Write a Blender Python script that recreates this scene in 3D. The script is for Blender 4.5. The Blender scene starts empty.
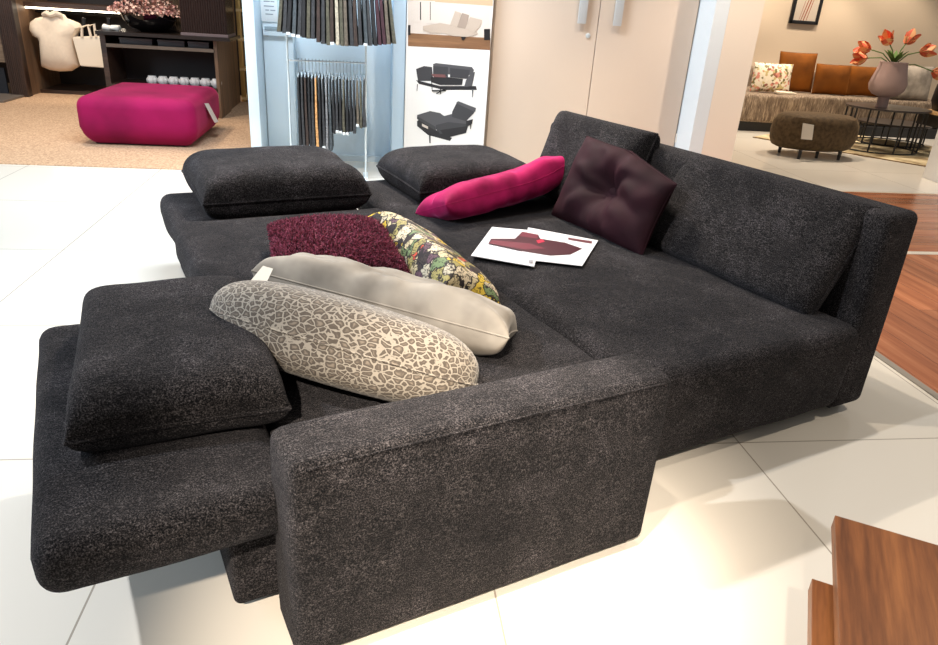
import bpy, bmesh, math, random
from math import sin, cos, pi, radians, sqrt, atan2
from mathutils import Vector, Matrix, noise
random.seed(7)
scene = bpy.context.scene
COL = scene.collection

# ------------------------------------------------------------------ camera
F, CX, CY, H = 705.0, 469.0, 322.5, 1.375
def _d(u, v): return Vector((u-CX, v-CY, F)).normalized()
_dn = _d(363, 1890); _y = _d(368, -2); _y = (_y - _dn*_y.dot(_dn)).normalized()
_z = -_dn; _x = _y.cross(_z)
M3 = Matrix((_x, _y, _z))
CAMP = Vector((0, 0, H))
def ray(u, v): return M3 @ Vector(((u-CX)/F, (v-CY)/F, 1.0))
def at(px, py, Y):                       # the point of the upright plane at depth Y seen at a photo position
    r = ray(px, py); return CAMP + r*(Y/r.y)
def ground(px, py, z=0.0):
    r = ray(px, py); return CAMP + r*((z-H)/r.z)
cam = bpy.data.cameras.new('camera'); cam.sensor_width = 36; cam.lens = F/938*36; cam.clip_end = 100
co = bpy.data.objects.new('camera', cam); COL.objects.link(co)
R = Matrix(((M3 @ Vector((1,0,0))), -(M3 @ Vector((0,1,0))), -(M3 @ Vector((0,0,1))))).transposed()
co.matrix_world = Matrix.Translation(CAMP) @ R.to_4x4()
scene.camera = co

# ------------------------------------------------------------------ sofa frame
ANG = radians(20.5); SO = Vector((-.15, 1.165, 0))
MS = Matrix.Translation(SO) @ Matrix.Rotation(ANG, 4, 'Z')
def uv(u, v, z=0): return MS @ Vector((u, v, z))
def uvdir(u, v, z=0): return MS.to_3x3() @ Vector((u, v, z))

# ------------------------------------------------------------------ materials
def rgb(r, g, b):
    f = lambda c: ((c/255+.055)/1.055)**2.4 if c > 10 else c/255/12.92
    return (f(r), f(g), f(b), 1)
class NT:
    def __init__(s, name):
        s.m = bpy.data.materials.new(name); s.m.use_nodes = True
        s.t = s.m.node_tree; s.b = s.t.nodes['Principled BSDF']
    def n(s, typ, **kw):
        o = s.t.nodes.new(typ)
        for k, v in kw.items():
            if k in o.inputs.keys(): o.inputs[k].default_value = v
            else: setattr(o, k, v)
        return o
    def l(s, a, b): s.t.links.new(a, b)
    def coord(s, kind='Object', scale=None):
        o = s.n('ShaderNodeTexCoord').outputs[kind]
        if scale:
            mp = s.n('ShaderNodeMapping'); mp.inputs['Scale'].default_value = scale
            s.l(o, mp.inputs['Vector']); o = mp.outputs[0]
        return o
    def ramp(s, fac, stops, interp='LINEAR'):
        r = s.n('ShaderNodeValToRGB'); r.color_ramp.interpolation = interp
        e = r.color_ramp.elements
        while len(e) < len(stops): e.new(.5)
        for i, (p, c) in enumerate(stops): e[i].position = p; e[i].color = c
        s.l(fac, r.inputs['Fac']); return r.outputs[0]
    def bump(s, fac, strength, dist=.01):
        b = s.n('ShaderNodeBump'); b.inputs['Strength'].default_value = strength; b.inputs['Distance'].default_value = dist
        s.l(fac, b.inputs['Height']); s.l(b.outputs[0], s.b.inputs['Normal'])
    def mix(s, a, b, fac, mode='MIX'):
        m = s.n('ShaderNodeMix', data_type='RGBA', blend_type=mode)
        for v, i in ((a, 6), (b, 7)):
            if isinstance(v, tuple): m.inputs[i].default_value = v
            else: s.l(v, m.inputs[i])
        if isinstance(fac, (int, float)): m.inputs[0].default_value = fac
        else: s.l(fac, m.inputs[0])
        return m.outputs[2]
MATS = {}
def plain(name, c, rough=.5, metal=0, sheen=0, emit=0, bump=0, bscale=200, spec=None, trans=0):
    if name in MATS: return MATS[name]
    k = NT(name); k.b.inputs['Base Color'].default_value = c; k.b.inputs['Roughness'].default_value = rough
    k.b.inputs['Metallic'].default_value = metal
    if spec is not None: k.b.inputs['Specular IOR Level'].default_value = spec
    if sheen: k.b.inputs['Sheen Weight'].default_value = sheen; k.b.inputs['Sheen Roughness'].default_value = .4
    if emit: k.b.inputs['Emission Color'].default_value = c; k.b.inputs['Emission Strength'].default_value = emit
    if trans: k.b.inputs['Transmission Weight'].default_value = trans
    nz = k.n('ShaderNodeTexNoise', Scale=bscale, Detail=2.0); k.l(k.coord(), nz.inputs['Vector'])
    v = k.mix(c, tuple(min(1, x*.86) for x in c[:3])+(1,), nz.outputs[0]); k.l(v, k.b.inputs['Base Color'])
    if bump: k.bump(nz.outputs[0], bump, .004)
    MATS[name] = k.m; return k.m

def chenille(name, dark, light, sheen=.35, scale=330, tint=(.75,.75,.85,1)):
    k = NT(name); c = k.coord()
    n1 = k.n('ShaderNodeTexNoise', Scale=scale, Detail=3.0, Roughness=.7); k.l(c, n1.inputs['Vector'])
    c2 = k.coord(scale=(1, 3.2, 2.2))
    n3 = k.n('ShaderNodeTexNoise', Scale=45.0, Detail=4.0, Roughness=.8); k.l(c2, n3.inputs['Vector'])
    ad = k.n('ShaderNodeMath', operation='ADD'); k.l(n1.outputs[0], ad.inputs[0])
    m3 = k.n('ShaderNodeMath', operation='MULTIPLY'); k.l(n3.outputs[0], m3.inputs[0]); m3.inputs[1].default_value = .35
    k.l(m3.outputs[0], ad.inputs[1])
    sc_ = k.n('ShaderNodeMath', operation='MULTIPLY'); k.l(ad.outputs[0], sc_.inputs[0]); sc_.inputs[1].default_value = .741
    col = k.ramp(sc_.outputs[0], [(.44, dark), (.54, tuple((a+b)/5 for a, b in zip(dark[:3], light[:3]))+(1,)), (.68, light)])
    n2 = k.n('ShaderNodeTexNoise', Scale=5.5, Detail=4.0, Roughness=.65, Distortion=.4); k.l(c, n2.inputs['Vector'])
    blot = k.ramp(n2.outputs[0], [(.36, (.4,.4,.42,1)), (.52, (.85,.85,.85,1)), (.68, (1.7,1.7,1.78,1))])
    k.l(k.mix(col, blot, .75, 'MULTIPLY'), k.b.inputs['Base Color'])
    k.b.inputs['Roughness'].default_value = .95; k.b.inputs['Specular IOR Level'].default_value = .12
    k.b.inputs['Sheen Weight'].default_value = sheen; k.b.inputs['Sheen Roughness'].default_value = .45
    k.b.inputs['Sheen Tint'].default_value = tint
    k.bump(ad.outputs[0], .8, .008)
    return k.m
CHEN = chenille('charcoal chenille', (.0008,.0008,.0014,1), (.165,.148,.15,1), sheen=.06, scale=290)

def velvet(name, c, sheen=.6, tint=None, rough=.8, scale=7):
    k = NT(name); n = k.n('ShaderNodeTexNoise', Scale=scale, Detail=3.0); k.l(k.coord(), n.inputs['Vector'])
    d = tuple(x*.7 for x in c[:3])+(1,); b = tuple(min(1, x*1.25) for x in c[:3])+(1,)
    k.l(k.ramp(n.outputs[0], [(.35, d), (.65, b)]), k.b.inputs['Base Color'])
    k.b.inputs['Roughness'].default_value = rough; k.b.inputs['Specular IOR Level'].default_value = .2
    k.b.inputs['Sheen Weight'].default_value = sheen; k.b.inputs['Sheen Roughness'].default_value = .3
    k.b.inputs['Sheen Tint'].default_value = tint or c
    f = k.n('ShaderNodeTexNoise', Scale=400.0); k.l(k.coord(), f.inputs['Vector']); k.bump(f.outputs[0], .15, .002)
    return k.m

def wood(name, dark, mid, light, axis='Y', rough=.4, scale=1.0, plank=None, bumpy=0):
    k = NT(name)
    s = {'X': (.6, 9, 9), 'Y': (9, .6, 9), 'Z': (9, 9, .6)}[axis]
    c = k.coord(scale=tuple(x*scale for x in s))
    n = k.n('ShaderNodeTexNoise', Scale=1.6, Detail=6.0, Roughness=.6, Distortion=.15); k.l(c, n.inputs['Vector'])
    f = k.n('ShaderNodeTexNoise', Scale=9.0, Detail=4.0, Roughness=.6); k.l(c, f.inputs['Vector'])
    mixf = k.n('ShaderNodeMath', operation='MULTIPLY_ADD'); k.l(f.outputs[0], mixf.inputs[0]); mixf.inputs[1].default_value = .35
    k.l(n.outputs[0], mixf.inputs[2])
    col = k.ramp(mixf.outputs[0], [(.45, dark), (.66, mid), (.88, light)])
    if plank:
        br = k.n('ShaderNodeTexBrick'); br.offset = .37
        br.inputs['Scale'].default_value = 1; br.inputs['Mortar Size'].default_value = .0015; br.inputs['Mortar'].default_value = (.25,.2,.18,1)
        br.inputs['Color1'].default_value = (.72,.72,.72,1); br.inputs['Color2'].default_value = (1.15,1.1,1.05,1)
        br.inputs['Brick Width'].default_value = plank[0]; br.inputs['Row Height'].default_value = plank[1]
        cc = k.n('ShaderNodeMapping'); k.l(k.coord(), cc.inputs['Vector'])
        if axis == 'Y': cc.inputs['Rotation'].default_value = (0, 0, pi/2)
        k.l(cc.outputs[0], br.inputs['Vector'])
        col = k.mix(col, br.outputs['Color'], 1.0, 'MULTIPLY')
    k.l(col, k.b.inputs['Base Color']); k.b.inputs['Roughness'].default_value = rough
    return k.m
WALNUT = wood('walnut veneer', rgb(84,46,22), rgb(126,74,38), rgb(160,100,54), 'Y', .42, 1.3)
DKWOOD = wood('dark brown wood', rgb(34,22,17), rgb(52,35,27), rgb(72,52,40), 'Z', .45)
DKWOODX = wood('dark brown shelf wood', rgb(40,26,20), rgb(60,42,33), rgb(84,62,48), 'X', .4)
MIDWOOD = wood('brown oak', rgb(84,62,46), rgb(112,86,64), rgb(135,106,80), 'Z', .5)
GREYOAK = wood('grey brown oak', rgb(92,76,62), rgb(120,102,84), rgb(140,120,100), 'X', .5)

# ------------------------------------------------------------------ mesh helpers
def link(name, bm, mat, parent=None, smooth=True, mats=None):
    me = bpy.data.meshes.new(name); bmesh.ops.recalc_face_normals(bm, faces=bm.faces[:]); bm.to_mesh(me); bm.free()
    for m in (mats or [mat]): me.materials.append(m)
    if smooth:
        me.polygons.foreach_set('use_smooth', [True]*len(me.polygons))
        try: me.set_sharp_from_angle(angle=radians(42))
        except Exception: pass
    o = bpy.data.objects.new(name, me); COL.objects.link(o)
    if parent is not None: o.parent = parent
    return o
def tag(o, label=None, cat=None, group=None, kind=None):
    if label: o['label'] = label
    if cat: o['category'] = cat
    if group: o['group'] = group
    if kind: o['kind'] = kind
    return o
def thing(name, label, cat, mw=None, group=None):
    o = bpy.data.objects.new(name, None); o.empty_display_size = .1; COL.objects.link(o)
    if mw is not None: o.matrix_world = mw
    return tag(o, label, cat, group)
def T(*a): return Matrix.Translation(Vector(a))
def RZ(a): return Matrix.Rotation(a, 4, 'Z')
def struct(name, bm, mat, smooth=False): return tag(link(name, bm, mat, smooth=smooth), kind='structure')

def add_box(bm, lo, hi, bev=0, seg=2, mi=0):
    lo = Vector(lo); hi = Vector(hi)
    r = bmesh.ops.create_cube(bm, size=1, matrix=T(*((lo+hi)/2)) @ Matrix.Diagonal((*(hi-lo), 1)))
    fs = set(f for v in r['verts'] for f in v.link_faces)
    for f in fs: f.material_index = mi
    if bev:
        es = list({e for v in r['verts'] for e in v.link_edges})
        rr = bmesh.ops.bevel(bm, geom=es, offset=bev, segments=seg, profile=.6, affect='EDGES', clamp_overlap=True)
        for f in rr['faces']: f.material_index = mi
    return bm
def box(lo, hi, bev=0, seg=2): return add_box(bmesh.new(), lo, hi, bev, seg)
def add_tube(bm, pts, r, n=8, mi=0, r2=None, cap=True):
    pts = [Vector(p) for p in pts]; rings = []
    up = Vector((0, 0, 1))
    for i, p in enumerate(pts):
        d = (pts[min(i+1, len(pts)-1)]-pts[max(i-1, 0)]).normalized()
        a = d.cross(up)
        if a.length < .05: a = d.cross(Vector((1, 0, 0)))
        a.normalize(); b = a.cross(d)
        rr = r if r2 is None else r+(r2-r)*i/(len(pts)-1)
        rings.append([bm.verts.new(p+(a*cos(2*pi*k/n)+b*sin(2*pi*k/n))*rr) for k in range(n)])
    for A, B in zip(rings, rings[1:]):
        for k in range(n): bm.faces.new((A[k], A[(k+1) % n], B[(k+1) % n], B[k])).material_index = mi
    if cap:
        bm.faces.new(rings[0][::-1]).material_index = mi; bm.faces.new(rings[-1]).material_index = mi
    return bm
def tube(pts, r, n=8, r2=None): return add_tube(bmesh.new(), pts, r, n, 0, r2)
def add_lathe(bm, prof, n=32, c=(0, 0), sx=1, sy=1, fn=None):
    rings = []
    for (r, z) in prof:
        ring = []
        for k in range(n):
            a = 2*pi*k/n; x = c[0]+r*cos(a)*sx; y = c[1]+r*sin(a)*sy
            p = Vector((x, y, z))
            if fn: p = fn(p, a, r, z)
            ring.append(bm.verts.new(p))
        rings.append(ring)
    for A, B in zip(rings, rings[1:]):
        for k in range(n): bm.faces.new((A[k], A[(k+1) % n], B[(k+1) % n], B[k]))
    bm.faces.new(rings[0][::-1]); bm.faces.new(rings[-1])
    return bm
def lathe(*a, **k): return add_lathe(bmesh.new(), *a, **k)
def add_poly(bm, pts, th=None, mi=0):
    vs = [bm.verts.new(Vector(p)) for p in pts]; f = bm.faces.new(vs); f.material_index = mi
    if th:
        r = bmesh.ops.extrude_face_region(bm, geom=[f])
        nv = [e for e in r['geom'] if isinstance(e, bmesh.types.BMVert)]
        for v in nv: v.co += Vector(th)
        for e in r['geom']:
            if isinstance(e, bmesh.types.BMFace): e.material_index = mi
        for v in nv:
            for ff in v.link_faces: ff.material_index = mi
    return bm

def soft(lo, hi, r, fn=None, step=.05, puff=(0, 0, 0), seg=4):
    """an upholstered block: box with round edges, gently swollen faces, then a free deformation"""
    lo = Vector(lo); hi = Vector(hi); c = (lo+hi)/2; h = (hi-lo)/2
    r = min(r, min(h)*.98)
    def axis(hh):
        a = [r*(1-sin(pi/2*i/seg)) for i in range(seg)]      # distance from the face plane for the arc
        left = [-hh + r*(1-cos(pi/2*i/seg)) for i in range(seg+1)]
        inner = hh-r; n = max(1, int(2*inner/step))
        mid = [-inner+2*inner*i/n for i in range(1, n)]
        return left+mid+[-x for x in reversed(left)]
    ax = [axis(h.x), axis(h.y), axis(h.z)]
    bm = bmesh.new(); cache = {}
    def vert(i, j, k):
        if (i, j, k) in cache: return cache[(i, j, k)]
        p = Vector((ax[0][i], ax[1][j], ax[2][k]))
        q = Vector([max(-(h[a]-r), min(h[a]-r, p[a])) for a in range(3)])
        d = p-q
        if d.length > 1e-9: p = q + d.normalized()*r
        w = Vector([1-(p[a]/h[a])**2 for a in range(3)])
        for a in range(3):
            o1, o2 = [b for b in range(3) if b != a]
            p[a] += puff[a]*max(0, w[o1])*max(0, w[o2])*(1 if p[a] > 0 else -1)*min(1, abs(p[a])/h[a])
        p = p + c
        if fn: p = fn(p)
        cache[(i, j, k)] = bm.verts.new(p); return cache[(i, j, k)]
    n = [len(a)-1 for a in ax]
    for a, b, cc in ((0, 1, 2), (1, 2, 0), (2, 0, 1)):
        for s in (0, n[cc]):
            for i in range(n[a]):
                for j in range(n[b]):
                    idx = []
                    for (di, dj) in ((0, 0), (1, 0), (1, 1), (0, 1)):
                        t = [0, 0, 0]; t[a] = i+di; t[b] = j+dj; t[cc] = s; idx.append(vert(*t))
                    bm.faces.new(idx)
    return bm
def lump(amp, sc, seed=0):
    def f(p):
        q = p*sc+Vector((seed, seed*1.7, 0))
        return p + Vector((noise.noise(q), noise.noise(q+Vector((9, 0, 0))), noise.noise(q+Vector((0, 9, 0)))))*amp
    return f

def pillow(w, h, t, n=36, p=2.4, q=.55, pinch=.05, wr=0.0, wsc=9, fn=None, seed=0, oval=False, radial=.0, flat=0.0):
    """a stuffed pillow with its seam around the rim; returns (mesh, rim points)"""
    bm = bmesh.new()
    def pt(i, j, s):
        a = sin(pi/2*(-1+2*i/n)); b = sin(pi/2*(-1+2*j/n))
        if oval:
            x = a*sqrt(max(0, 1-b*b/2)); y = b*sqrt(max(0, 1-a*a/2)); rr = min(1, sqrt(x*x+y*y))
            k = max(0, 1-rr**p)**q; x *= w/2; y *= h/2
        else:
            x = a*w/2*(1-pinch*(1-b*b)); y = b*h/2*(1-pinch*(1-a*a))
            k = (max(0, 1-abs(a)**p)*max(0, 1-abs(b)**p))**q
        z = s*t/2*k*(1-flat*(s < 0))
        if wr and k > 0:
            e = min(1, max(abs(a), abs(b)))**2
            ang = atan2(y, x)
            z += s*wr*min(1, k*2.5)*(noise.noise(Vector((x*wsc+seed, y*wsc, s*3))) + radial*e*noise.noise(Vector((ang*3.2+seed, s*7.0, sqrt(x*x+y*y)*2))))
        v = Vector((x, y, z))
        return fn(v) if fn else v
    grid = {}
    for i in range(n+1):
        for j in range(n+1):
            e = i in (0, n) or j in (0, n)
            v = bm.verts.new(pt(i, j, 1)); grid[i, j, 1] = v
            grid[i, j, -1] = v if e else bm.verts.new(pt(i, j, -1))
    for s in (1, -1):
        for i in range(n):
            for j in range(n):
                f = [grid[i, j, s], grid[i+1, j, s], grid[i+1, j+1, s], grid[i, j+1, s]]
                bm.faces.new(f if s == 1 else f[::-1])
    idx = [(i, 0) for i in range(n)]+[(n, j) for j in range(n)]+[(i, n) for i in range(n, 0, -1)]+[(0, j) for j in range(n, 0, -1)]
    rim = [grid[i, j, 1].co.copy() for i, j in idx]
    return bm, rim
def ring_tube(rim, r, n=6):
    return tube(rim+[rim[0], rim[1]], r, n)
def frame(loc, xdir, ydir):
    """matrix with local x along xdir and local y near ydir"""
    x = Vector(xdir).normalized(); y = Vector(ydir); z = x.cross(y).normalized(); y = z.cross(x)
    m = Matrix((x, y, z)).transposed().to_4x4(); m.translation = Vector(loc); return m
def cushion(name, label, cat, mw, bm, rim, mat, piping=.004, group=None, pipmat=None):
    t = thing(name, label, cat, mw, group)
    link('cover', bm, mat, t)
    if piping: link('piping', ring_tube(rim, piping), pipmat or mat, t)
    return t

# ------------------------------------------------------------------ setting
k = NT('cream polished tile')
c = k.coord()
br = k.n('ShaderNodeTexBrick'); br.offset = 0; br.inputs['Scale'].default_value = 1
br.inputs['Color1'].default_value = rgb(234,227,215); br.inputs['Color2'].default_value = rgb(232,225,212)
br.inputs['Mortar'].default_value = rgb(172,162,148); br.inputs['Mortar Size'].default_value = .0028
br.inputs['Brick Width'].default_value = 1.0; br.inputs['Row Height'].default_value = 1.0
mp = k.n('ShaderNodeMapping'); mp.inputs['Location'].default_value = (.672, .015, 0); k.l(c, mp.inputs['Vector']); k.l(mp.outputs[0], br.inputs['Vector'])
k.l(br.outputs['Color'], k.b.inputs['Base Color']); k.b.inputs['Roughness'].default_value = .16; k.b.inputs['Specular IOR Level'].default_value = .5
TILE = k.m
struct('floor', box((-9, -2.5, -.05), (2.35, 6.04, 0)), TILE)
struct('floor.001', box((-.95, 6.04, -.05), (14, 12, 0)), TILE)
k = NT('sand carpet'); n = k.n('ShaderNodeTexNoise', Scale=70.0, Detail=3.0); k.l(k.coord(), n.inputs['Vector'])
k.l(k.ramp(n.outputs[0], [(.3, rgb(160,124,94)), (.7, rgb(214,180,146))]), k.b.inputs['Base Color']); k.b.inputs['Roughness'].default_value = .95
k.bump(n.outputs[0], .5, .01); CARPET = k.m
struct('floor.002', box((-9, 6.04, -.05), (-.95, 12, .006)), CARPET)
WF = wood('glossy floor planks', rgb(140,80,48), rgb(172,104,66), rgb(196,128,88), 'Y', .22, .8, plank=(1.6, .2))
WFX = wood('glossy cross planks', rgb(136,78,48), rgb(168,102,66), rgb(192,126,88), 'X', .22, .8, plank=(1.6, .2))
struct('floor.003', box((2.385, -2.5, -.05), (9, 4.17, .004)), WF)
struct('floor.004', box((2.385, 4.23, -.05), (9, 6.0, .004)), WFX)
STRIP = plain('pale joint strip', rgb(226,214,196), .3)
struct('trim_1', box((2.35, -2.5, -.05), (2.385, 6.04, .006)), plain('grey metal strip', rgb(150,142,132), .4))
struct('trim_2', box((2.385, 4.17, -.05), (9, 4.23, .006)), STRIP)
struct('trim_3', box((2.385, 6.0, -.05), (14, 6.04, .005)), plain('pale threshold', rgb(206,188,164), .4))
WALLB = plain('warm beige plaster', rgb(232,210,182), .85, bump=.1, bscale=90)
struct('wall_back', box((3.0, 11.2, 0), (14, 11.4, 3.2)), WALLB)
struct('wall_left', box((-9, 11.0, 0), (-.6, 11.2, 3.2)), plain('dark niche wall', rgb(58,44,36), .8))
# block of wall behind cupboard and display
PLAST = plain('greige door paint', rgb(208,188,170), .55)
PALEBLUE = plain('pale blue lacquer', rgb(222,236,244), .5)
struct('wall_middle', box((-.86, 6.74, 0), (3.0, 6.95, 2.7)), plain('pale wall paint', rgb(205,222,232), .7))
# column at the right of the cupboard
b = box((2.886, 5.9, 0), (3.176, 7.4, 2.9))
struct('wall_right', b, plain('warm white column paint', rgb(226,211,194), .7))
struct('trim_4', box((2.765, 5.9, 0), (2.885, 7.3, 2.9)), plain('cool lit column side', rgb(214,220,224), .6))  # column's left side, the cool light on it put into this white

# ------------------------------------------------------------------ double-door cupboard
cb = thing('cupboard', 'tall greige cupboard with double doors and two long steel handles behind the sofa', 'cupboard', T(1.9, 6.5, 0))
def cbx(lo, hi): return tuple(a-b for a, b in zip(lo, (1.9, 6.5, 0))), tuple(a-b for a, b in zip(hi, (1.9, 6.5, 0)))
link('carcass', box(*cbx((1.0, 6.225, 0), (2.76, 6.73, 2.35)), .003), PLAST, cb, smooth=False)
STEEL = plain('brushed steel', rgb(206,208,208), .45, .35)
for (x0, x1, hx) in ((1.03, 1.9, 1.75), (1.906, 2.775-.02, 2.055)):
    d = link('door', box(*cbx((x0, 6.2, .09), (x1, 6.224, 2.32)), .003), PLAST, cb, smooth=False)
    bm = bmesh.new(); 
    add_box(bm, *cbx((hx-.036, 6.155, 1.295), (hx+.036, 6.17, 1.68)), .004)
    for zz in (1.34, 1.63): add_box(bm, *cbx((hx-.012, 6.168, zz-.01), (hx+.012, 6.2, zz+.01)))
    link('handle', bm, STEEL, d)
    if hx < 1.9:
        bm = lathe([(.0, 0), (.02, 0), (.02, .008), (.012, .012), (.004, .012)], 16)
        bmesh.ops.transform(bm, matrix=T(1.828-1.9, 6.2-6.5, 1.205) @ Matrix.Rotation(pi/2, 4, 'X'), verts=bm.verts[:])
        link('lock', bm, STEEL, d)
for zz in (.40, 1.9):
    bm = bmesh.new(); add_tube(bm, [(2.762-1.9, 6.19-6.5, zz-.04), (2.762-1.9, 6.19-6.5, zz+.04)], .008)
    link('hinge', bm, plain('white hinge', rgb(225,222,215), .4), cb)

# ------------------------------------------------------------------ poster board
BLACK = plain('near black', rgb(26,25,27), .5)
pb = thing('poster_board', 'tall white poster board showing a cream recliner photo above two charcoal sofas', 'poster', T(.65, 6.1, 0))
def pbx(x, z, y=0.0): return (x-.65, y, z)
link('board', box((.305-.65, 0, .0), (.99-.65, .03, 2.3)), plain('poster white', rgb(236,234,232), .5), pb, smooth=False)
cols = dict(w=plain('print warm white', rgb(214,203,194), .5), wood=wood('print oak', rgb(104,72,50), rgb(128,92,64), rgb(150,112,80), 'X', .5),
            cr=plain('print cream', rgb(186,170,156), .5), cr2=plain('print taupe', rgb(158,142,130), .5), g1=plain('print charcoal', rgb(62,62,66), .5),
            g2=plain('print dark grey', rgb(40,40,44), .5), g3=plain('print mid grey', rgb(82,82,86), .5), tan=plain('print tan', rgb(196,168,138), .5), pk=plain('print muted red', rgb(120,80,80), .5), bk=BLACK)
keys = list(cols); ml = [cols[a] for a in keys]
def P6(px, py): p = at(px, py, 6.1); return (p.x, p.z)
def prints(name, polys, parent, mk):
    bm = bmesh.new()
    for i, (c_, pts) in enumerate(polys):
        add_poly(bm, [mk(*p, -.0006-.0004*i) for p in pts], mi=keys.index(c_))
    return link(name, bm, None, parent, smooth=False, mats=ml)
def mkp(px, py, y): q = P6(px, py); return pbx(q[0], q[1], y)
prints('printed_photo', [('w', [(407.5,-40),(494,-32),(490.5,40),(408,34)]), ('tan', [(407.6,-10),(493,-4),(492.8,6),(407.6,0)]),
    ('wood', [(408,33),(490.5,38),(490,50),(408,46)]), ('w', [(413,0),(435,1),(435,24),(413,22)]), ('bk', [(420,2),(421,2),(421,20),(420,20)]),('bk', [(430,2),(430.6,2),(430.6,20),(430,20)]), ('bk', [(408,25),(410.5,25),(410.5,35),(408,35)]), ('bk', [(484,29),(490,29),(490,40),(484,40)]),
    ('cr', [(423,26),(440,23),(452,25),(450,33),(430,33),(423,30)]), ('cr', [(447,28),(456,25),(474,27),(478,34),(468,37),(452,36),(444,33)]),
    ('cr', [(450,25),(455,11),(461,13),(458,27)]), ('cr2', [(457,27),(462,13),(469,15),(466,29)]), ('cr', [(465,29),(470,17),(482,20),(480,26),(474,33)]), ('bk', [(461,37),(466,37),(464,40),(462,40)])], pb, mkp)
prints('printed_sofa', [('g2', [(416,80),(419,84),(444,90),(477,90),(476,86),(440,86)]), ('g1', [(416,69),(424,66),(432,67),(433,78),(434,81),(418,81)]),
    ('g3', [(433,64),(436,63),(472,67),(474,70),(472,75),(434,74)]), ('g1', [(433,66),(448,67),(448,77),(433,76)]), ('g1', [(450,68),(470,70),(468,79),(450,77)]), ('g2', [(431,77),(447,77),(463,79),(462,85),(440,85),(431,82)]),
    ('pk', [(431,74),(445,74.5),(446,77.5),(434,77)]), ('g3', [(466,80),(472,72),(475,72),(472,86),(464,87)]), ('g1', [(458,71),(466,72),(466,78),(459,78)]), ('bk', [(431,77),(431.8,77),(432.5,91),(431.8,91)]), ('bk', [(440,88),(441,88),(441,94),(440,94)]), ('bk', [(432,90),(446,90),(446,91.2),(432,91.5)]), ('bk', [(436,93),(446,88),(446.4,89),(436.5,94)]), ('g3', [(417,84),(418,84),(417.2,91),(416.6,91)]), ('g3', [(472,89),(473.5,89),(472.5,97),(471.8,97)])], pb, mkp)
prints('printed_daybed', [('g2', [(417,121),(420,119),(436,130),(452,138),(450,141),(428,135),(417,126)]), ('g3', [(417,115),(430,111),(440,113),(447,118),(436,127),(418,118)]), ('g1', [(417,116),(436,127),(436,131),(417,119)]),
    ('g3', [(437,118),(455,113),(468,117),(466,124),(444,128),(436,124)]), ('g1', [(436,125),(448,122),(468,124),(467,130),(440,134),(436,129)]), ('g2', [(440,130),(468,126),(466,133),(446,138)]), ('g1', [(452,112),(457,102),(475,109),(474,113),(466,121),(452,117)]), ('g3', [(456,103),(458,101),(476,108),(475,112)]),
    ('g2', [(466,121),(473,119),(472,124),(466,127)]), ('bk', [(429,134),(430.5,134),(430.5,143),(429.4,143)]), ('bk', [(470,124),(471.4,124),(470.6,129),(470,129)]), ('w', [(422,123.5),(428,126.5),(428,129),(422,126)])], pb, mkp)

# ------------------------------------------------------------------ pale blue swatch display
ds = thing('display_wall', 'pale blue display frame with drawers and glass panel behind the hanging swatches', 'display', T(-.3, 6.4, 0))
def dsx(lo, hi): o = Vector((-.3, 6.4, 0)); return tuple(Vector(lo)-o), tuple(Vector(hi)-o)
WH = plain('cool white lacquer', rgb(222,234,240), .4)
link('post', box(*dsx((-.955, 6.1, 0), (-.87, 6.7, 2.5)), .004), PALEBLUE, ds)
link('post', box(*dsx((.20, 6.12, 0), (.30, 6.7, 2.5)), .004), plain('soft blue grey lacquer', rgb(182,204,222), .5), ds)
link('back_panel', box(*dsx((-.87, 6.66, .03), (.2, 6.70, 2.5))), PALEBLUE, ds)
link('plinth', box(*dsx((-.87, 6.62, 0), (.2, 6.66, .05))), WH, ds)
link('side_cabinet', box(*dsx((-.865, 6.5, .05), (-.62, 6.66, 1.10)), .004), WH, ds)
d = link('drawer', box(*dsx((-.862, 6.47, 1.045), (-.62, 6.5, 1.15)), .004), WH, ds)
link('drawer_pull', box(*dsx((-.845, 6.465, 1.085), (-.70, 6.472, 1.115)), .002), plain('grey slot', rgb(150,165,172), .4), d)
link('niche', box(*dsx((-.862, 6.6, 1.15), (-.62, 6.64, 1.6))), plain('pale green grey', rgb(196,212,208), .5), ds)
sg = tag(link('sign_card', box((-.865, 6.46, 1.152), (-.735, 6.468, 1.36), .001), plain('card white', rgb(232,234,234), .5)), 'small white printed card standing on the drawer of the display frame', 'card')
bm = bmesh.new()
for zz, x0, x1 in ((1.30, -.84, -.79), (1.30, -.785, -.755), (1.265, -.84, -.76), (1.235, -.83, -.80), (1.235, -.79, -.75), (1.205, -.83, -.77)):
    add_box(bm, (x0, 6.4590, zz), (x1, 6.4597, zz+.008))
link('printed_lines', bm, plain('grey ink', rgb(150,155,160), .6), sg, smooth=False)

# swatch rack
RY = 5.9
CHROME = plain('white chrome', rgb(215,222,226), .25, .6)
rk = thing('swatch_rack', 'slim white metal rack with rods carrying the fabric swatches', 'rack', T(-.32, RY, 0))
for x in (-.61, -.016):
    link('upright', tube([(x+.32, 0, 0), (x+.32, 0, 2.15)], .008, 10), plain('white rack paint', rgb(226,236,240), .35), rk)
    link('foot', box((x+.32-.02, -.2, 0), (x+.32+.02, .2, .02), .004), plain('white rack paint', rgb(226,236,240), .35), rk)
link('rod', tube([(-.29, 0, .907), (.304, 0, .915)], .006, 8), CHROME, rk)
link('rod', tube([(-.40, 0, 2.02), (.58, 0, 2.02)], .009, 8), CHROME, rk)
ORD = ['first','second','third','fourth','fifth','sixth','seventh','eighth','ninth','tenth','eleventh','twelfth','thirteenth','fourteenth','fifteenth','sixteenth','seventeenth','eighteenth','nineteenth','twentieth','twenty-first','twenty-second','twenty-third','twenty-fourth','twenty-fifth']
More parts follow.
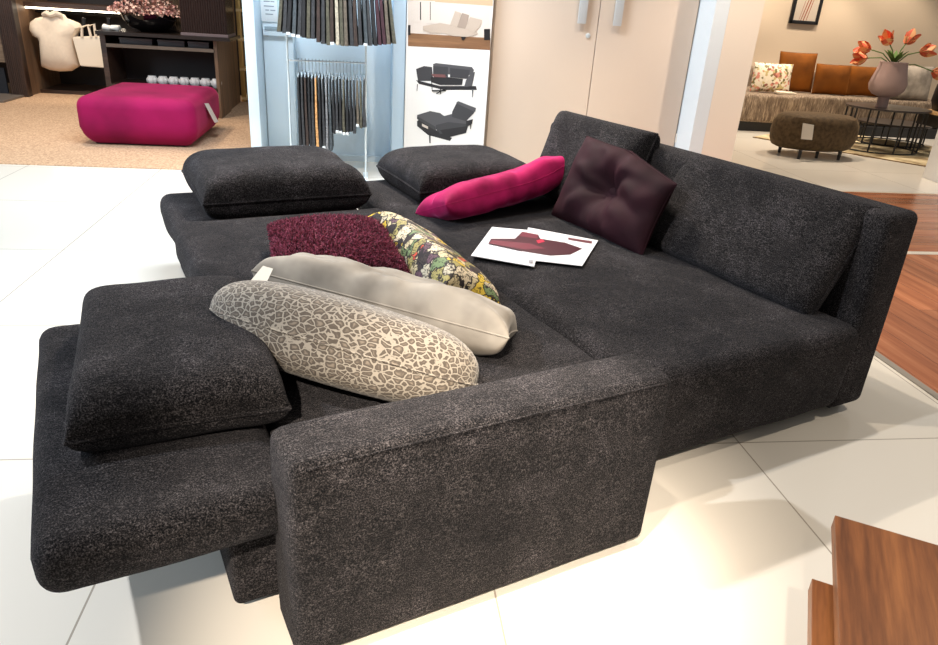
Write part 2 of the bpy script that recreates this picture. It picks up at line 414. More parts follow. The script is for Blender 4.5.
def cloth_mat(n_, c_):
    if n_ in MATS: return MATS[n_]
    k = NT(n_); nn = k.n('ShaderNodeTexNoise', Scale=60.0, Detail=3.0); k.l(k.coord(), nn.inputs['Vector'])
    k.l(k.ramp(nn.outputs[0], [(.35, tuple(x*.6 for x in c_[:3])+(1,)), (.7, tuple(min(1, x*1.3) for x in c_[:3])+(1,))]), k.b.inputs['Base Color'])
    k.b.inputs['Roughness'].default_value = .9; MATS[n_] = k.m; return k.m
CL = {'black': cloth_mat('cloth black', rgb(34,33,35)), 'charcoal': cloth_mat('cloth charcoal', rgb(56,56,58)), 'olive grey': cloth_mat('cloth olive', rgb(84,80,66)), 'dark brown': cloth_mat('cloth brown', rgb(62,48,42)),
      'beige': cloth_mat('cloth beige', rgb(176,166,146)), 'plum': cloth_mat('cloth plum', rgb(64,36,44)), 'slate': cloth_mat('cloth slate', rgb(70,76,80)), 'tan': cloth_mat('cloth tan', rgb(206,152,96)), 'grey': cloth_mat('cloth grey', rgb(120,120,122)), 'dark taupe': cloth_mat('cloth taupe', rgb(100,90,78))}
WTIP = plain('white swatch label', rgb(228,230,230), .6)
def swatch(x, ztop, zbot, depth, colr, label, group, rod, lean=0, thick=.02):
    t = thing('fabric_swatch', label, 'fabric swatch', T(x, RY, 0), group)
    bm = bmesh.new(); rows = 9; colsn = 7; S = random.random()*50
    def pt(i, j, side):
        f = i/rows; g = j/colsn*2-1
        z = ztop+(zbot-ztop)*f; y = g*depth/2*(.86+.14*f)
        w = thick*(.45+.55*f)*(1 - .25*g*g)
        xo = lean*f*f + .010*f*noise.noise(Vector((g*1.6+S, f*2, S)))
        zz = z + (.010*noise.noise(Vector((g*3, S, 1))) if i == rows else 0)
        return (xo+side*w/2, y, zz)
    V = {}
    for i in range(rows+1):
        for j in range(colsn+1):
            for s in (-1, 1): V[i, j, s] = bm.verts.new(pt(i, j, s))
    for i in range(rows):
        for j in range(colsn):
            for s in (-1, 1): bm.faces.new((V[i, j, s], V[i+1, j, s], V[i+1, j+1, s], V[i, j+1, s]))
        for j in (0, colsn): bm.faces.new((V[i, j, -1], V[i+1, j, -1], V[i+1, j, 1], V[i, j, 1]))
    for i in (0, rows):
        for j in range(colsn): bm.faces.new((V[i, j, -1], V[i, j+1, -1], V[i, j+1, 1], V[i, j, 1]))
    link('cloth', bm, CL[colr], t)
    hb = bmesh.new()
    add_tube(hb, [(0, -depth*.42, ztop-.005), (0, -depth*.2, ztop+.02), (0, 0, ztop+.035), (0, depth*.2, ztop+.02), (0, depth*.42, ztop-.005)], .004, 6)
    add_tube(hb, [(0, 0, ztop+.03), (0, 0, rod-.02), (0, -.012, rod-.008), (0, -.014, rod+.006), (0, -.006, rod+.014), (0, .006, rod+.014), (0, .014, rod+.004)], .0025, 6)
    link('hanger', hb, CHROME, t)
    if random.random() < .22 and zbot > 0:
        link('label_tag', box((lean-thick*.45, -depth*.5-.004, zbot-.008), (lean+thick*.35, -depth*.44, zbot+.012), .001), WTIP, t)
    return t
up = ['olive grey','charcoal','black','slate','charcoal','black','olive grey','charcoal','dark brown','charcoal','olive grey','dark brown','beige','olive grey','dark taupe','charcoal','dark brown','charcoal','slate','charcoal','black','plum','plum','dark taupe','olive grey']
for i, c_ in enumerate(up):
    f = i/(len(up)-1); x = -.60+f*.735
    zb = 1.115 - .05*sin(f*pi*.9)-.012*random.random() - (.015 if f > .3 else 0)
    swatch(x, 1.93, zb, .34, c_, f'{c_} hanging fabric swatch, {ORD[i]} from the left on the upper rod', 'fabric swatches on the upper rod', 2.02, lean=(f-.45)*.11, thick=.034)
low = ['black','charcoal','dark brown','black','charcoal','tan','black','charcoal','grey','slate','black','charcoal','black','olive grey','black','black','charcoal','dark taupe','olive grey','charcoal']
for i, c_ in enumerate(low):
    f = i/(len(low)-1); x = -.53+f*.50
    zb = (.265 if i < 10 else .385)+.02*random.random()-(.03 if i in (8, 9) else 0)+(.05 if i > 16 else 0)
    swatch(x, .80-.012*random.random(), zb, .25, c_, f'{c_} hanging fabric swatch, {ORD[i]} from the left on the lower rod', 'fabric swatches on the lower rod', .91, lean=.004, thick=.027)

# ------------------------------------------------------------------ the big sofa
sofa = thing('sofa', 'large charcoal chenille sofa with folded-out backrests and one upright armrest', 'sofa', MS)
L = lump(.006, 4, 3)
SH = plain('black glide', rgb(20,20,20), .5)
# lounging seat in front
def seatL(p):
    return L(p)
link('base', soft((-.10, .185, .03), (.2, 1.05, .27), .02), CHEN, sofa)
link('base', soft((.09, .185, .03), (1.03, 2.15, .25), .02), CHEN, sofa)
link('seat', soft((.045, .155, .2), (1.075, 2.21, .405), .06, lump(.006, 3.5, 1), puff=(.0, 0, .012)), CHEN, sofa)
# raised armrest
ar = link('armrest', soft((-.008, -.025, .025), (.985, .15, .548), .03, lump(.003, 5, 6), puff=(.004, .006, .006), seg=5), CHEN, sofa)
link('seam', tube([(.03, -.023, .535), (.3, -.025, .54), (.6, -.025, .54), (.95, -.022, .536)], .0025, 6), CHEN, ar)
# folded-out backrest beside the armrest
def tilt(p):
    return Vector((p.x, p.y, p.z))
link('folded_backrest', soft((-.462, .08, .285), (.04, 1.15, .42), .05, lump(.006, 4, 8), puff=(.004, .006, .006)), CHEN, sofa)
link('folded_backrest', soft((.05, 2.19, .225), (.99, 2.85, .375), .06, lump(.008, 4, 12), puff=(.004, .006, .01)), CHEN, sofa)
link('folded_backrest', soft((1.10, 2.19, .225), (1.98, 2.85, .39), .06, lump(.008, 4, 15), puff=(.004, .006, .01)), CHEN, sofa)
link('base', soft((.1, 2.2, .03), (1.0, 2.6, .235), .02), CHEN, sofa)
# deep seat with the upright backrest
def front_lean(p):
    q = Vector(p)
    if p.y < .6: q.y += (p.z-.04)*(-.06)*(.6-p.y)/.4
    return L(q)
link('seat', soft((1.082, .215, .05), (2.15, 2.215, .402), .055, front_lean, puff=(0, .004, .012)), CHEN, sofa)
def lean(p):
    q = Vector(p); k_ = (p.z-.04)/.75
    q.x += .085*k_
    q.x -= .05*(p.y-.22)/2.1*k_          # far end stands a little steeper
    q.y += .05*k_*(1-(p.y-.22)/2.1)
    return q
link('backrest', soft((2.125, .222, .04), (2.315, 2.36, .795), .035, lean, puff=(.0, .004, .004)), CHEN, sofa)
for (u_, v_) in ((.05, .3), (.95, .3), (1.2, .35), (2.25, .32), (1.2, 2.1), (2.25, 2.25), (.2, 2.05), (.95, 2.05)):
    link('foot', box((u_-.035, v_-.035, 0), (u_+.035, v_+.035, .055), .004), SH, sofa)

# ------------------------------------------------------------------ big loose cushions of the sofa
def pl(name, label, cat, c_uvz, xd, yd, bmrim, mat, piping=.004, group=None):
    loc = uv(*c_uvz)
    mw = frame(loc, uvdir(*xd), uvdir(*yd))
    return cushion(name, label, cat, mw, *bmrim, mat, piping, group)
G = 'big charcoal cushions of the sofa'
def settle(d):
    def f(p):
        q = Vector(p)
        if q.z < 0: q.z *= .7
        return q
    return f
pl('sofa_cushion', 'large charcoal cushion lying flat on the folded-out backrest beside the leopard pillow', 'cushion', (-.125, .68, .482), (1, -.08, 0), (.1, 1, .0),
   pillow(.465, .73, .225, p=7, q=.33, pinch=.02, wr=.007, wsc=6, seed=2, flat=.35), CHEN, .006, G)
pl('sofa_cushion', 'large charcoal cushion lying at the far left corner of the sofa', 'cushion', (.60, 2.55, .468), (1, .0, 0), (0, 1, .02),
   pillow(.82, .66, .29, p=6, q=.36, pinch=.02, wr=.009, wsc=6, seed=9, flat=.15), CHEN, .006, G)
pl('sofa_cushion', 'large charcoal cushion lying on the folded backrest behind the pink pillow', 'cushion', (1.65, 2.50, .465), (1, .0, 0), (0, 1, .02),
   pillow(.76, .62, .27, p=6, q=.36, pinch=.02, wr=.009, wsc=6, seed=17, flat=.15), CHEN, .006, G)
pl('sofa_cushion', 'wide charcoal back cushion leaning on the backrest at the near end of the sofa', 'cushion', (2.15, .83, .59), (0.0, 1, .0), (.22, .0, .38),
   pillow(.95, .47, .15, p=9, q=.36, pinch=.006, wr=.004, wsc=5, seed=21), CHEN, .005, G)
pl('sofa_cushion', 'thick charcoal back cushion leaning on the backrest behind the plum pillow', 'cushion', (2.095, 1.84, .645), (-.04, 1, 0), (.15, .0, .42),
   pillow(.73, .47, .2, p=8, q=.36, pinch=.006, wr=.005, wsc=5, seed=25), CHEN, .005, G)

# ------------------------------------------------------------------ throw pillows
GP = 'throw pillows on the sofa'
# leopard
k = NT('leopard print'); c = k.coord()
nz = k.n('ShaderNodeTexNoise', Scale=40.0, Detail=2.0); k.l(c, nz.inputs['Vector'])
av = k.n('ShaderNodeMix', data_type='VECTOR'); av.inputs[0].default_value = .016; k.l(c, av.inputs[4]); k.l(nz.outputs['Color'], av.inputs[5])
ms_ = k.n('ShaderNodeMapping'); ms_.inputs['Scale'].default_value = (.72, 1.1, 1.1); k.l(av.outputs[1], ms_.inputs['Vector'])
vf = k.n('ShaderNodeTexVoronoi', feature='DISTANCE_TO_EDGE', Scale=62.0); k.l(ms_.outputs[0], vf.inputs['Vector'])
n5 = k.n('ShaderNodeTexNoise', Scale=9.0, Detail=2.0); k.l(c, n5.inputs['Vector'])
off = k.n('ShaderNodeMath', operation='MULTIPLY_ADD'); k.l(n5.outputs[0], off.inputs[0]); off.inputs[1].default_value = -.10; k.l(vf.outputs['Distance'], off.inputs[2])
off2 = k.n('ShaderNodeMath', operation='ADD'); k.l(off.outputs[0], off2.inputs[0]); off2.inputs[1].default_value = .05
rim_c = k.ramp(off2.outputs[0], [(.065, rgb(148,140,128)), (.10, rgb(76,68,60)), (.24, rgb(84,75,66)), (.42, rgb(126,115,102))])
k.l(rim_c, k.b.inputs['Base Color']); k.b.inputs['Roughness'].default_value = .9; k.b.inputs['Sheen Weight'].default_value = .2
k.bump(vf.outputs['Distance'], .25, .006)
LEO = k.m
def leofn(p):
    q = Vector(p); q.z += -.06*(p.x/.45)**2*.25
    return q
lx = (.52, -.70, -.06)
pl('throw_pillow', 'round-ended leopard print pillow in grey and cream, nearest the armrest', 'pillow', (.275, .495, .535), (.559, -.481, -.10), (.655, .756, -.42),
   pillow(.76, .30, .225, p=4.5, q=.40, oval=True, wr=.004, wsc=5, seed=4, fn=leofn), LEO, .003, GP)
# light grey velvet
GREYV = velvet('light grey velvet', rgb(162,154,143), .25, (1,.97,.93,1))
gp = pl('throw_pillow', 'long light grey velvet pillow between the leopard and burgundy pillows', 'pillow', (.515, .75, .515), (.584, -.506, -.09), (.655, .756, -.36),
   pillow(.80, .28, .18, n=56, p=6, q=.44, pinch=.03, wr=.022, wsc=9, seed=31, radial=.8), GREYV, .003, GP)
gi = gp.matrix_world.inverted(); bm = bmesh.new()
add_poly(bm, [gi @ ground(273, 269, .66), gi @ ground(263, 266, .66), gi @ ground(248, 284, .64), gi @ ground(263, 290, .64)], (0, 0, .001))
link('care_label', bm, plain('white care label', rgb(206,200,188), .7), gp, smooth=False)
# burgundy shaggy
k = NT('burgundy shag'); n = k.n('ShaderNodeTexNoise', Scale=130.0, Detail=2.0); k.l(k.coord(), n.inputs['Vector'])
k.l(k.ramp(n.outputs[0], [(.36, rgb(60,16,32)), (.5, rgb(116,40,64)), (.66, rgb(168,80,104))]), k.b.inputs['Base Color']); k.b.inputs['Roughness'].default_value = .9
k.b.inputs['Sheen Weight'].default_value = .05; k.bump(n.outputs[0], .8, .01); SHAG = k.m
bu = pl('throw_pillow', 'small shaggy burgundy pillow lying behind the light grey pillow', 'pillow', (.54, 1.37, .485), (.93, -.22, 0), (.22, .93, .06),
   pillow(.47, .50, .17, p=2.6, q=.5, pinch=.05, wr=.006, wsc=9, seed=41), SHAG, 0, GP)
src = bu.children[0].data; bm = bmesh.new(); rnd = random.Random(3)
for poly in src.polygons:
    if poly.center.z < -.03: continue
    nrm = poly.normal.copy()
    if nrm.dot(poly.center) < 0: nrm = -nrm
    for _ in range(5):
        vs = [src.vertices[i].co for i in poly.vertices]
        a, b_ = rnd.random(), rnd.random()
        p = vs[0].lerp(vs[1], a).lerp(vs[3 % len(vs)].lerp(vs[2], a), b_)
        d = (nrm*.9+Vector((rnd.uniform(-1, 1), rnd.uniform(-1, 1), rnd.uniform(-.6, .6)))*.8).normalized()*rnd.uniform(.014, .026)
        s1 = d.cross(Vector((rnd.random(), rnd.random(), 1))).normalized()*.0045
        s2 = d.cross(s1).normalized()*.0045
        A = [bm.verts.new(p+s1), bm.verts.new(p-s1*.5+s2), bm.verts.new(p-s1*.5-s2)]; tpt = bm.verts.new(p+d)
        for q in range(3): bm.faces.new((A[q], A[(q+1) % 3], tpt))
tag(link('pile', bm, SHAG, bu), kind='stuff')
# multicolour
k = NT('multicolour floral print'); c = k.coord()
nz = k.n('ShaderNodeTexNoise', Scale=9.0, Detail=3.0); k.l(c, nz.inputs['Vector'])
av = k.n('ShaderNodeMix', data_type='VECTOR'); av.inputs[0].default_value = .16; k.l(c, av.inputs[4]); k.l(nz.outputs['Color'], av.inputs[5])
vf = k.n('ShaderNodeTexVoronoi', feature='F1', Scale=21.0); k.l(av.outputs[1], vf.inputs['Vector'])
ve = k.n('ShaderNodeTexVoronoi', feature='DISTANCE_TO_EDGE', Scale=21.0); k.l(av.outputs[1], ve.inputs['Vector'])
sp = k.n('ShaderNodeSeparateColor'); k.l(vf.outputs['Color'], sp.inputs[0])
colr = k.ramp(sp.outputs[0], [(0, rgb(206,190,150)), (.20, rgb(46,36,38)), (.28, rgb(222,206,176)), (.44, rgb(168,156,96)), (.56, rgb(104,74,86)), (.62, rgb(222,190,66)), (.72, rgb(60,48,46)), (.80, rgb(200,190,166)), (.90, rgb(206,84,58)), (.94, rgb(120,140,96))], 'CONSTANT')
line = k.ramp(ve.outputs[0], [(.03, (0, 0, 0, 1)), (.06, (1, 1, 1, 1))])
w2 = k.n('ShaderNodeTexNoise', Scale=55.0, Detail=3.0, Distortion=2.0); k.l(c, w2.inputs['Vector'])
det = k.ramp(w2.outputs[0], [(.42, rgb(52,42,42)), (.47, (1, 1, 1, 1))])
cc = k.mix(colr, det, .85, 'MULTIPLY'); k.l(k.mix(rgb(38,30,32), cc, line), k.b.inputs['Base Color']); k.b.inputs['Roughness'].default_value = .7
MULTI = k.m
pl('throw_pillow', 'multicoloured floral print pillow lying beside the burgundy shaggy pillow', 'pillow', (.86, 1.20, .465), (-.03, -.9, -.01), (.62, .0, -.36),
   pillow(.80, .26, .165, p=6, q=.46, pinch=.04, wr=.006, wsc=8, seed=51), MULTI, .002, GP)
# pink velvet
PINK = velvet('raspberry velvet', rgb(158,20,80), .7, rgb(255,130,190))
def pinkfn(p):
    q = Vector(p); q.z += .06*max(0, p.x/.44)**2; q.y += .05*max(0, p.x/.44)**1.5
    return q
pl('throw_pillow', 'long raspberry pink velvet pillow slumped between the far cushion and the plum pillow', 'pillow', (1.62, 1.95, .51), (.87, .13, .10), (-.1, .87, -.36),
   pillow(.88, .30, .17, n=48, p=6, q=.42, pinch=.03, wr=.016, wsc=7, seed=61, radial=1.4, fn=pinkfn), PINK, .002, GP)
# plum velvet
PLUM = velvet('plum velvet', rgb(36,9,18), .12, rgb(150,60,90))
def plumfn(p):
    q = Vector(p); r2 = (p.x/.11)**2+(p.y/.10)**2
    s = 1 if p.z >= 0 else -1
    q.z -= s*.085*math.exp(-r2) * (1 if abs(p.z) > .02 else 0)
    fold = math.exp(-(p.y/.05)**2*.6)*math.exp(-(p.x/.22)**2)
    q.z -= s*.02*fold*abs(s)
    q.z += s*.011*sin(atan2(p.y, p.x)*7+2*noise.noise(p*9))*math.exp(-((sqrt(r2)-1.6)**2)*.6)*(abs(p.z) > .02)
    q.y -= .085*max(0, q.x/.33)*max(0, .3+q.y/.22)/1.3
    return q
pl('throw_pillow', 'dark plum velvet pillow with a pinched centre leaning on the back cushions', 'pillow', (1.945, 1.46, .60), (.02, -1, 0.0), (.16, .02, .38),
   pillow(.70, .44, .20, n=56, p=2.6, q=.5, pinch=.05, wr=.007, wsc=9, seed=71, fn=plumfn), PLUM, .003, GP)

# ------------------------------------------------------------------ brochure
br_ = thing('brochure', 'open white brochure with a plum sofa picture lying on the seat', 'brochure', frame(uv(1.47, 1.365, .4185), uvdir(.37, -.36), uvdir(.32, .30)))
PAPER = plain('brochure paper', rgb(232,232,236), .35)
def bp(px, py, dz=0):
    w = ground(px, py, .4185); l_ = br_.matrix_world.inverted() @ w; return Vector((l_.x, l_.y, dz))
bm = bmesh.new()
add_poly(bm, [bp(492, 227.5), bp(545, 232), bp(534, 267), bp(471, 256)], (0, 0, .003))
link('page', bm, PAPER, br_, smooth=False)
bm = bmesh.new()
add_poly(bm, [bp(528, 228.5, .0035), bp(598, 241.5, .0035), bp(582, 267, .0035), bp(520, 260, .0035)], (0, 0, .002))
link('page', bm, PAPER, br_, smooth=False)
PK = plain('print plum', rgb(70,24,36), .4); PKL = plain('print wine', rgb(112,44,58), .4); PR = plain('print red', rgb(190,36,66), .4); PT = plain('print brick', rgb(110,60,66), .4); INK = plain('print grey text', rgb(150,150,156), .5)
bm = bmesh.new(); h_ = .0068
add_poly(bm, [bp(488, 245, h_), bp(491, 240, h_), bp(515, 240, h_), bp(522, 233, h_), bp(538, 236, h_), bp(540, 240, h_), bp(565, 244, h_), bp(582, 250, h_), bp(570, 256, h_), bp(550, 257, h_), bp(525, 253, h_)], mi=0)
add_poly(bm, [bp(489, 245, h_+.0004), bp(492, 241.5, h_+.0004), bp(530, 245, h_+.0004), bp(545, 250, h_+.0004), bp(525, 251, h_+.0004)], mi=1)
add_poly(bm, [bp(522, 233, h_+.0004), bp(538, 236, h_+.0004), bp(537, 240, h_+.0004), bp(519, 237.5, h_+.0004)], mi=1)
add_poly(bm, [bp(536, 242, h_+.0006), bp(542, 240.5, h_+.0006), bp(545, 243, h_+.0006), bp(538, 245, h_+.0006)], mi=2)
add_poly(bm, [bp(568, 239, h_+.0004), bp(592, 242.6, h_+.0004), bp(591.5, 245, h_+.0004), bp(568, 241, h_+.0004)], mi=3)
add_poly(bm, [bp(529, 262, h_+.0004), bp(533, 262.6, h_+.0004), bp(532, 264.5, h_+.0004), bp(528, 264, h_+.0004)], mi=4)
for (x_, y_) in ((498, 233), (497, 235), (500, 250), (502, 253), (506, 256)):
    add_poly(bm, [bp(x_, y_, .0034), bp(x_+9, y_+1.1, .0034), bp(x_+8.8, y_+1.6, .0034), bp(x_-.2, y_+.5, .0034)], mi=4)
link('printed_picture', bm, None, br_, smooth=False, mats=[PK, PKL, PR, PT, INK])

# ------------------------------------------------------------------ walnut coffee table, front right
ta = Vector((.849, -.529, 0)); tc = Vector((-.544, -.839, 0))
mt = frame((1.066, 1.169, 0), ta, -tc)
ct = thing('coffee_table', 'walnut coffee table with two stepped tops in the front right corner', 'coffee table', mt)
link('tabletop', box((0, -.95, .325), (.95, 0, .36), .0015), WALNUT, ct, smooth=False)
cl = mt.inverted() @ Vector((.950, 1.045, 0))
link('lower_top', box((cl.x, -.9, .262), (.8, cl.y, .297), .0015), WALNUT, ct, smooth=False)
for (x_, y_) in ((.12, -.25), (.75, -.25), (.12, -.8), (.75, -.8)):
    link('leg', box((x_-.02, y_-.02, 0), (x_+.02, y_+.02, .325), .002), plain('dark bronze', rgb(60,48,40), .4, .8), ct, smooth=False)

# ------------------------------------------------------------------ magenta pouf
MAG = velvet('magenta velvet', rgb(140,14,70), .4, rgb(255,110,150), scale=2)
pf = thing('pouf', 'large magenta velvet pouf with rounded edges standing on the tan carpet', 'pouf', T(-2.08, 7.46, 0))
def pfn(p):
    q = Vector(p); k_ = 1-.10*max(0, (.16-p.z)/.16); q.x *= k_; q.y *= k_; return q
link('body', soft((-.50, -.60, .008), (.52, .66, .435), .10, pfn, puff=(.008, .008, .012), seg=6), MAG, pf)
link('base', soft((-.40, -.5, .006), (.40, .5, .05), .02), plain('dark pouf base', rgb(40,14,26), .8), pf)
bm = bmesh.new(); add_poly(bm, [(.525, -.15, .36), (.525, .02, .34), (.60, .05, .16), (.60, -.13, .18)], (.004, 0, 0))
link('hang_tag', bm, plain('white lace tag', rgb(226,214,206), .8), pf, smooth=False)

# ------------------------------------------------------------------ walk-in closet, left background
LED = plain('led strip light', (1, .86, .66, 1), .5, emit=9)
cs = thing('closet', 'dark brown open closet with a lit shelf behind the magenta pouf', 'closet', T(-3.5, 10.3, 0))
def csx(lo, hi): o = Vector((-3.5, 10.3, 0)); return tuple(Vector(lo)-o), tuple(Vector(hi)-o)
link('side_panel', box(*csx((-4.33, 9.85, .006), (-4.18, 10.9, 2.3))), MIDWOOD, cs, smooth=False)
link('back_panel', box(*csx((-4.18, 10.84, .006), (-1.75, 10.9, 2.3))), plain('closet back brown', rgb(30,21,18), .6), cs, smooth=False)
link('base', box(*csx((-4.18, 10.15, .006), (-2.9, 10.84, .05))), DKWOODX, cs, smooth=False)
link('shelf', box(*csx((-4.18, 10.1, 1.03), (-2.0, 10.84, 1.085))), DKWOODX, cs, smooth=False)
link('light_strip', box(*csx((-4.18, 10.14, 1.008), (-3.05, 10.165, 1.029))), LED, cs, smooth=False)
link('clothes_rail', tube([(-4.18+3.5, .12, .97), (-2.0+3.5, .12, .97)], .012, 8), BLACK, cs)
wp = thing('ribbed_partition', 'ribbed dark brown partition post with a slate foot plate by the closet', 'partition', T(-4.25, 9.72, 0))
bm = bmesh.new(); add_box(bm, (-.09, 0, .01), (.10, .12, 2.2))
for i in range(9): add_tube(bm, [(-.08+i*.021, 0, .01), (-.08+i*.021, 0, 2.2)], .008, 6)
link('ribbed_post', bm, DKWOOD, wp, smooth=False)
link('side_board', box((-.9, .02, .40), (-.09, .07, .88)), GREYOAK, wp, smooth=False)
link('upper_board', box((-.9, .02, .9), (-.09, .07, 2.2)), DKWOOD, wp, smooth=False)
link('lower_board', box((-.9, .05, .03), (-.15, .08, .33)), plain('blue black panel', rgb(24,28,36), .6), wp, smooth=False)
link('edge_trim', box((-.9, .0, .33), (-.2, .06, .40)), plain('grey white trim', rgb(190,186,180), .5), wp, smooth=False)
bm = bmesh.new(); add_box(bm, (-.9, -.55, .006), (.05, .12, .03), .003)
link('foot_plate', bm, plain('slate plate', rgb(110,100,92), .4), wp, smooth=False)

# cream jacket and bag hanging
CREAM = plain('cream cloth', rgb(236,218,196), .8, bump=.2, bscale=30)
JY = 10.1
def J(px, py, dy=0): p = at(px, py, JY); return Vector((p.x, JY+dy, p.z))
def outline_body(pts, depth, seed=0, wr=.02):
    """a soft body with the given outline and a swollen front and back"""
    bm = bmesh.new(); n = len(pts); c_ = sum(pts, Vector())/n; rings = []
    prof = [(1.0, 0), (.97, .35), (.86, .7), (.6, .93), (.3, 1.0)]
    def ringset(sgn):
        rs = []
        for (s, d) in prof:
            if s == 1.0 and sgn < 0: rs.append(rings[0]); continue
            ring = []
            for p in pts:
                q = c_+(p-c_)*s; q.y += -sgn*d*depth/2 + wr*d*noise.noise(Vector((q.x*9+seed, q.z*5, sgn)))
                ring.append(bm.verts.new(q))
            if s == 1.0: rings.append(ring)
            rs.append(ring)
        for A, B in zip(rs, rs[1:]):
            for k_ in range(n): bm.faces.new((A[k_], A[(k_+1) % n], B[(k_+1) % n], B[k_]))
        bm.faces.new(rs[-1])
    ringset(1); ringset(-1); return bm
jp = [(47,14),(52,12.5),(58,13),(63,14),(66,18),(72,20),(79,23),(82,27),(78,34),(76,42),(80,66),(72,71),(60,71.5),(50,70),(43,67),(42,55),(41,42),(39,38),(33,35),(30,29),(31,22),(36,18),(42,17)]
jk = thing('jacket', 'cream puff-sleeved jacket hanging in the dark closet', 'jacket', T(-3.75, JY, .5))
inv = jk.matrix_world.inverted()
link('body', outline_body([inv @ J(*p) for p in jp], .30, 3, .05), CREAM, jk)
link('collar', tube([inv @ J(47, 15, -.08), inv @ J(51, 13, -.12), inv @ J(55, 15, -.13), inv @ J(59, 13, -.12), inv @ J(63, 15.5, -.08)], .035, 8), CREAM, jk)
hk = inv @ J(55, 13); link('hanger_hook', tube([hk, hk+Vector((0, 0, .03)), Vector((hk.x, .32+.0, .47-.0+.02))], .006, 6), BLACK, jk)
bg = thing('shopping_bag', 'cream bag with looped handles hanging beside the jacket', 'bag', T(-3.45, JY-.16, .5))
inv = bg.matrix_world.inverted(); JY0 = JY; JY = JY-.16
bagp = [(72, 37), (101, 36), (103.5, 52), (105, 68), (92, 67), (80, 66)]
bm = bmesh.new(); add_poly(bm, [inv @ J(*p) for p in bagp], (0, .10, 0)); bmesh.ops.bevel(bm, geom=bm.edges[:], offset=.01, segments=2, affect='EDGES')
link('body', bm, plain('bag paper', rgb(236,222,202), .7), bg, smooth=False)
for (a, b_, c2, d2) in (((82, 37), (82, 27), (88, 25), (91, 37)), ((91, 37), (89, 26), (94, 24), (96, 37))):
    link('handle', tube([inv @ J(*a), inv @ J(*b_), inv @ J(*c2), inv @ J(*d2)], .016, 6), CREAM, bg)
JY = JY0
for i, px in enumerate((83.5, 108.5)):
    bm = tube([at(px, 18, 10.0)+Vector((0, 0, -.0)), at(px+.5, 26, 10.0)], .022, 8)
    tag(link('hanging_clip', bm, BLACK), ['black clip hanging in the closet above the cream bag', 'black clip hanging in the closet over the low shelf unit'][i], 'clip')

# low shelf unit in front of the closet
sb = thing('shelf_unit', 'dark brown low shelf unit with an open compartment behind the magenta pouf', 'shelf unit', T(-2.27, 9.0, 0))
def sbx(lo, hi): o = Vector((-2.27, 9.0, 0)); return tuple(Vector(lo)-o), tuple(Vector(hi)-o)
link('side_panel', box(*sbx((-2.885, 8.7, .006), (-2.83, 9.3, .89))), DKWOODX, sb, smooth=False)
link('side_panel', box(*sbx((-1.70, 8.7, .006), (-1.665, 9.3, .85))), MIDWOOD, sb, smooth=False)
link('top', box(*sbx((-2.885, 8.58, .85), (-1.50, 9.3, .885))), plain('black brown top', rgb(38,28,24), .25), sb, smooth=False)
link('shelf', box(*sbx((-2.83, 8.7, .72), (-1.69, 9.28, .755))), GREYOAK, sb, smooth=False)
link('shelf', box(*sbx((-2.83, 8.7, .30), (-1.69, 9.28, .335))), DKWOODX, sb, smooth=False)
link('plinth', box(*sbx((-2.83, 8.74, .006), (-1.69, 8.78, .30))), DKWOODX, sb, smooth=False)
link('back_panel', box(*sbx((-2.83, 9.27, .006), (-1.69, 9.3, .85))), plain('shelf back brown', rgb(38,26,24), .6), sb, smooth=False)
for i, (x0, x1, nm) in enumerate(((-2.70, -2.36, 'leftmost'), (-2.30, -2.02, 'middle'), (-1.98, -1.76, 'rightmost'))):
    b_ = thing('storage_box', f'flat dark grey box in the shelf unit gap, {nm} of three', 'box', T((x0+x1)/2, 8.9, .756), 'boxes in the shelf gap')
    link('body', box((-(x1-x0)/2, -.15, 0), ((x1-x0)/2, .15, .05), .003), plain('box grey', rgb(62,58,60), .5), b_)
    link('lid', box((-(x1-x0)/2-.004, -.154, .045), ((x1-x0)/2+.004, .154, .066), .003), plain('box lid grey', rgb(74,70,72), .5), b_)
GLASSW = plain('frosted white glass', rgb(214,210,208), .25, bump=.2, bscale=40)
for i in range(7):
    x = -2.42+i*.116
    def rib(p, a, r, z): q = Vector(p); f = 1+.07*cos(a*9); return Vector((q.x*f, q.y*f, q.z))
    gb = thing('glass_bowl', f'small ribbed white glass bowl, {ORD[i]} from the left on the low shelf', 'bowl', T(x, 8.82, .335), 'white glass bowls on the shelf')
    link('bowl', lathe([(.02, 0), (.035, .0), (.058, .03), (.060, .06), (.040, .088), (.036, .085), (.05, .06), (.01, .02)], 36, fn=rib), GLASSW, gb)
    link('rim', lathe([(.036, .086), (.043, .086), (.043, .094), (.035, .094)], 24), plain('glass rim', rgb(235,235,235), .2), gb)
for i, (px, py) in enumerate(((103, 26.5), (111.5, 26))):
    p = at(px, py, 8.8); bm = soft((-.05, -.05, 0), (.05, .05, .055), .025, lump(.012, 20, i*5), step=.02)
    o = tag(link('napkin', bm, plain('white tissue', rgb(232,226,218), .8)), ['crumpled white napkin at the left end of the shelf unit top', 'crumpled white napkin next to the black flower bowl'][i], 'napkin'); o.location = (p.x+.04, 8.8, .886)

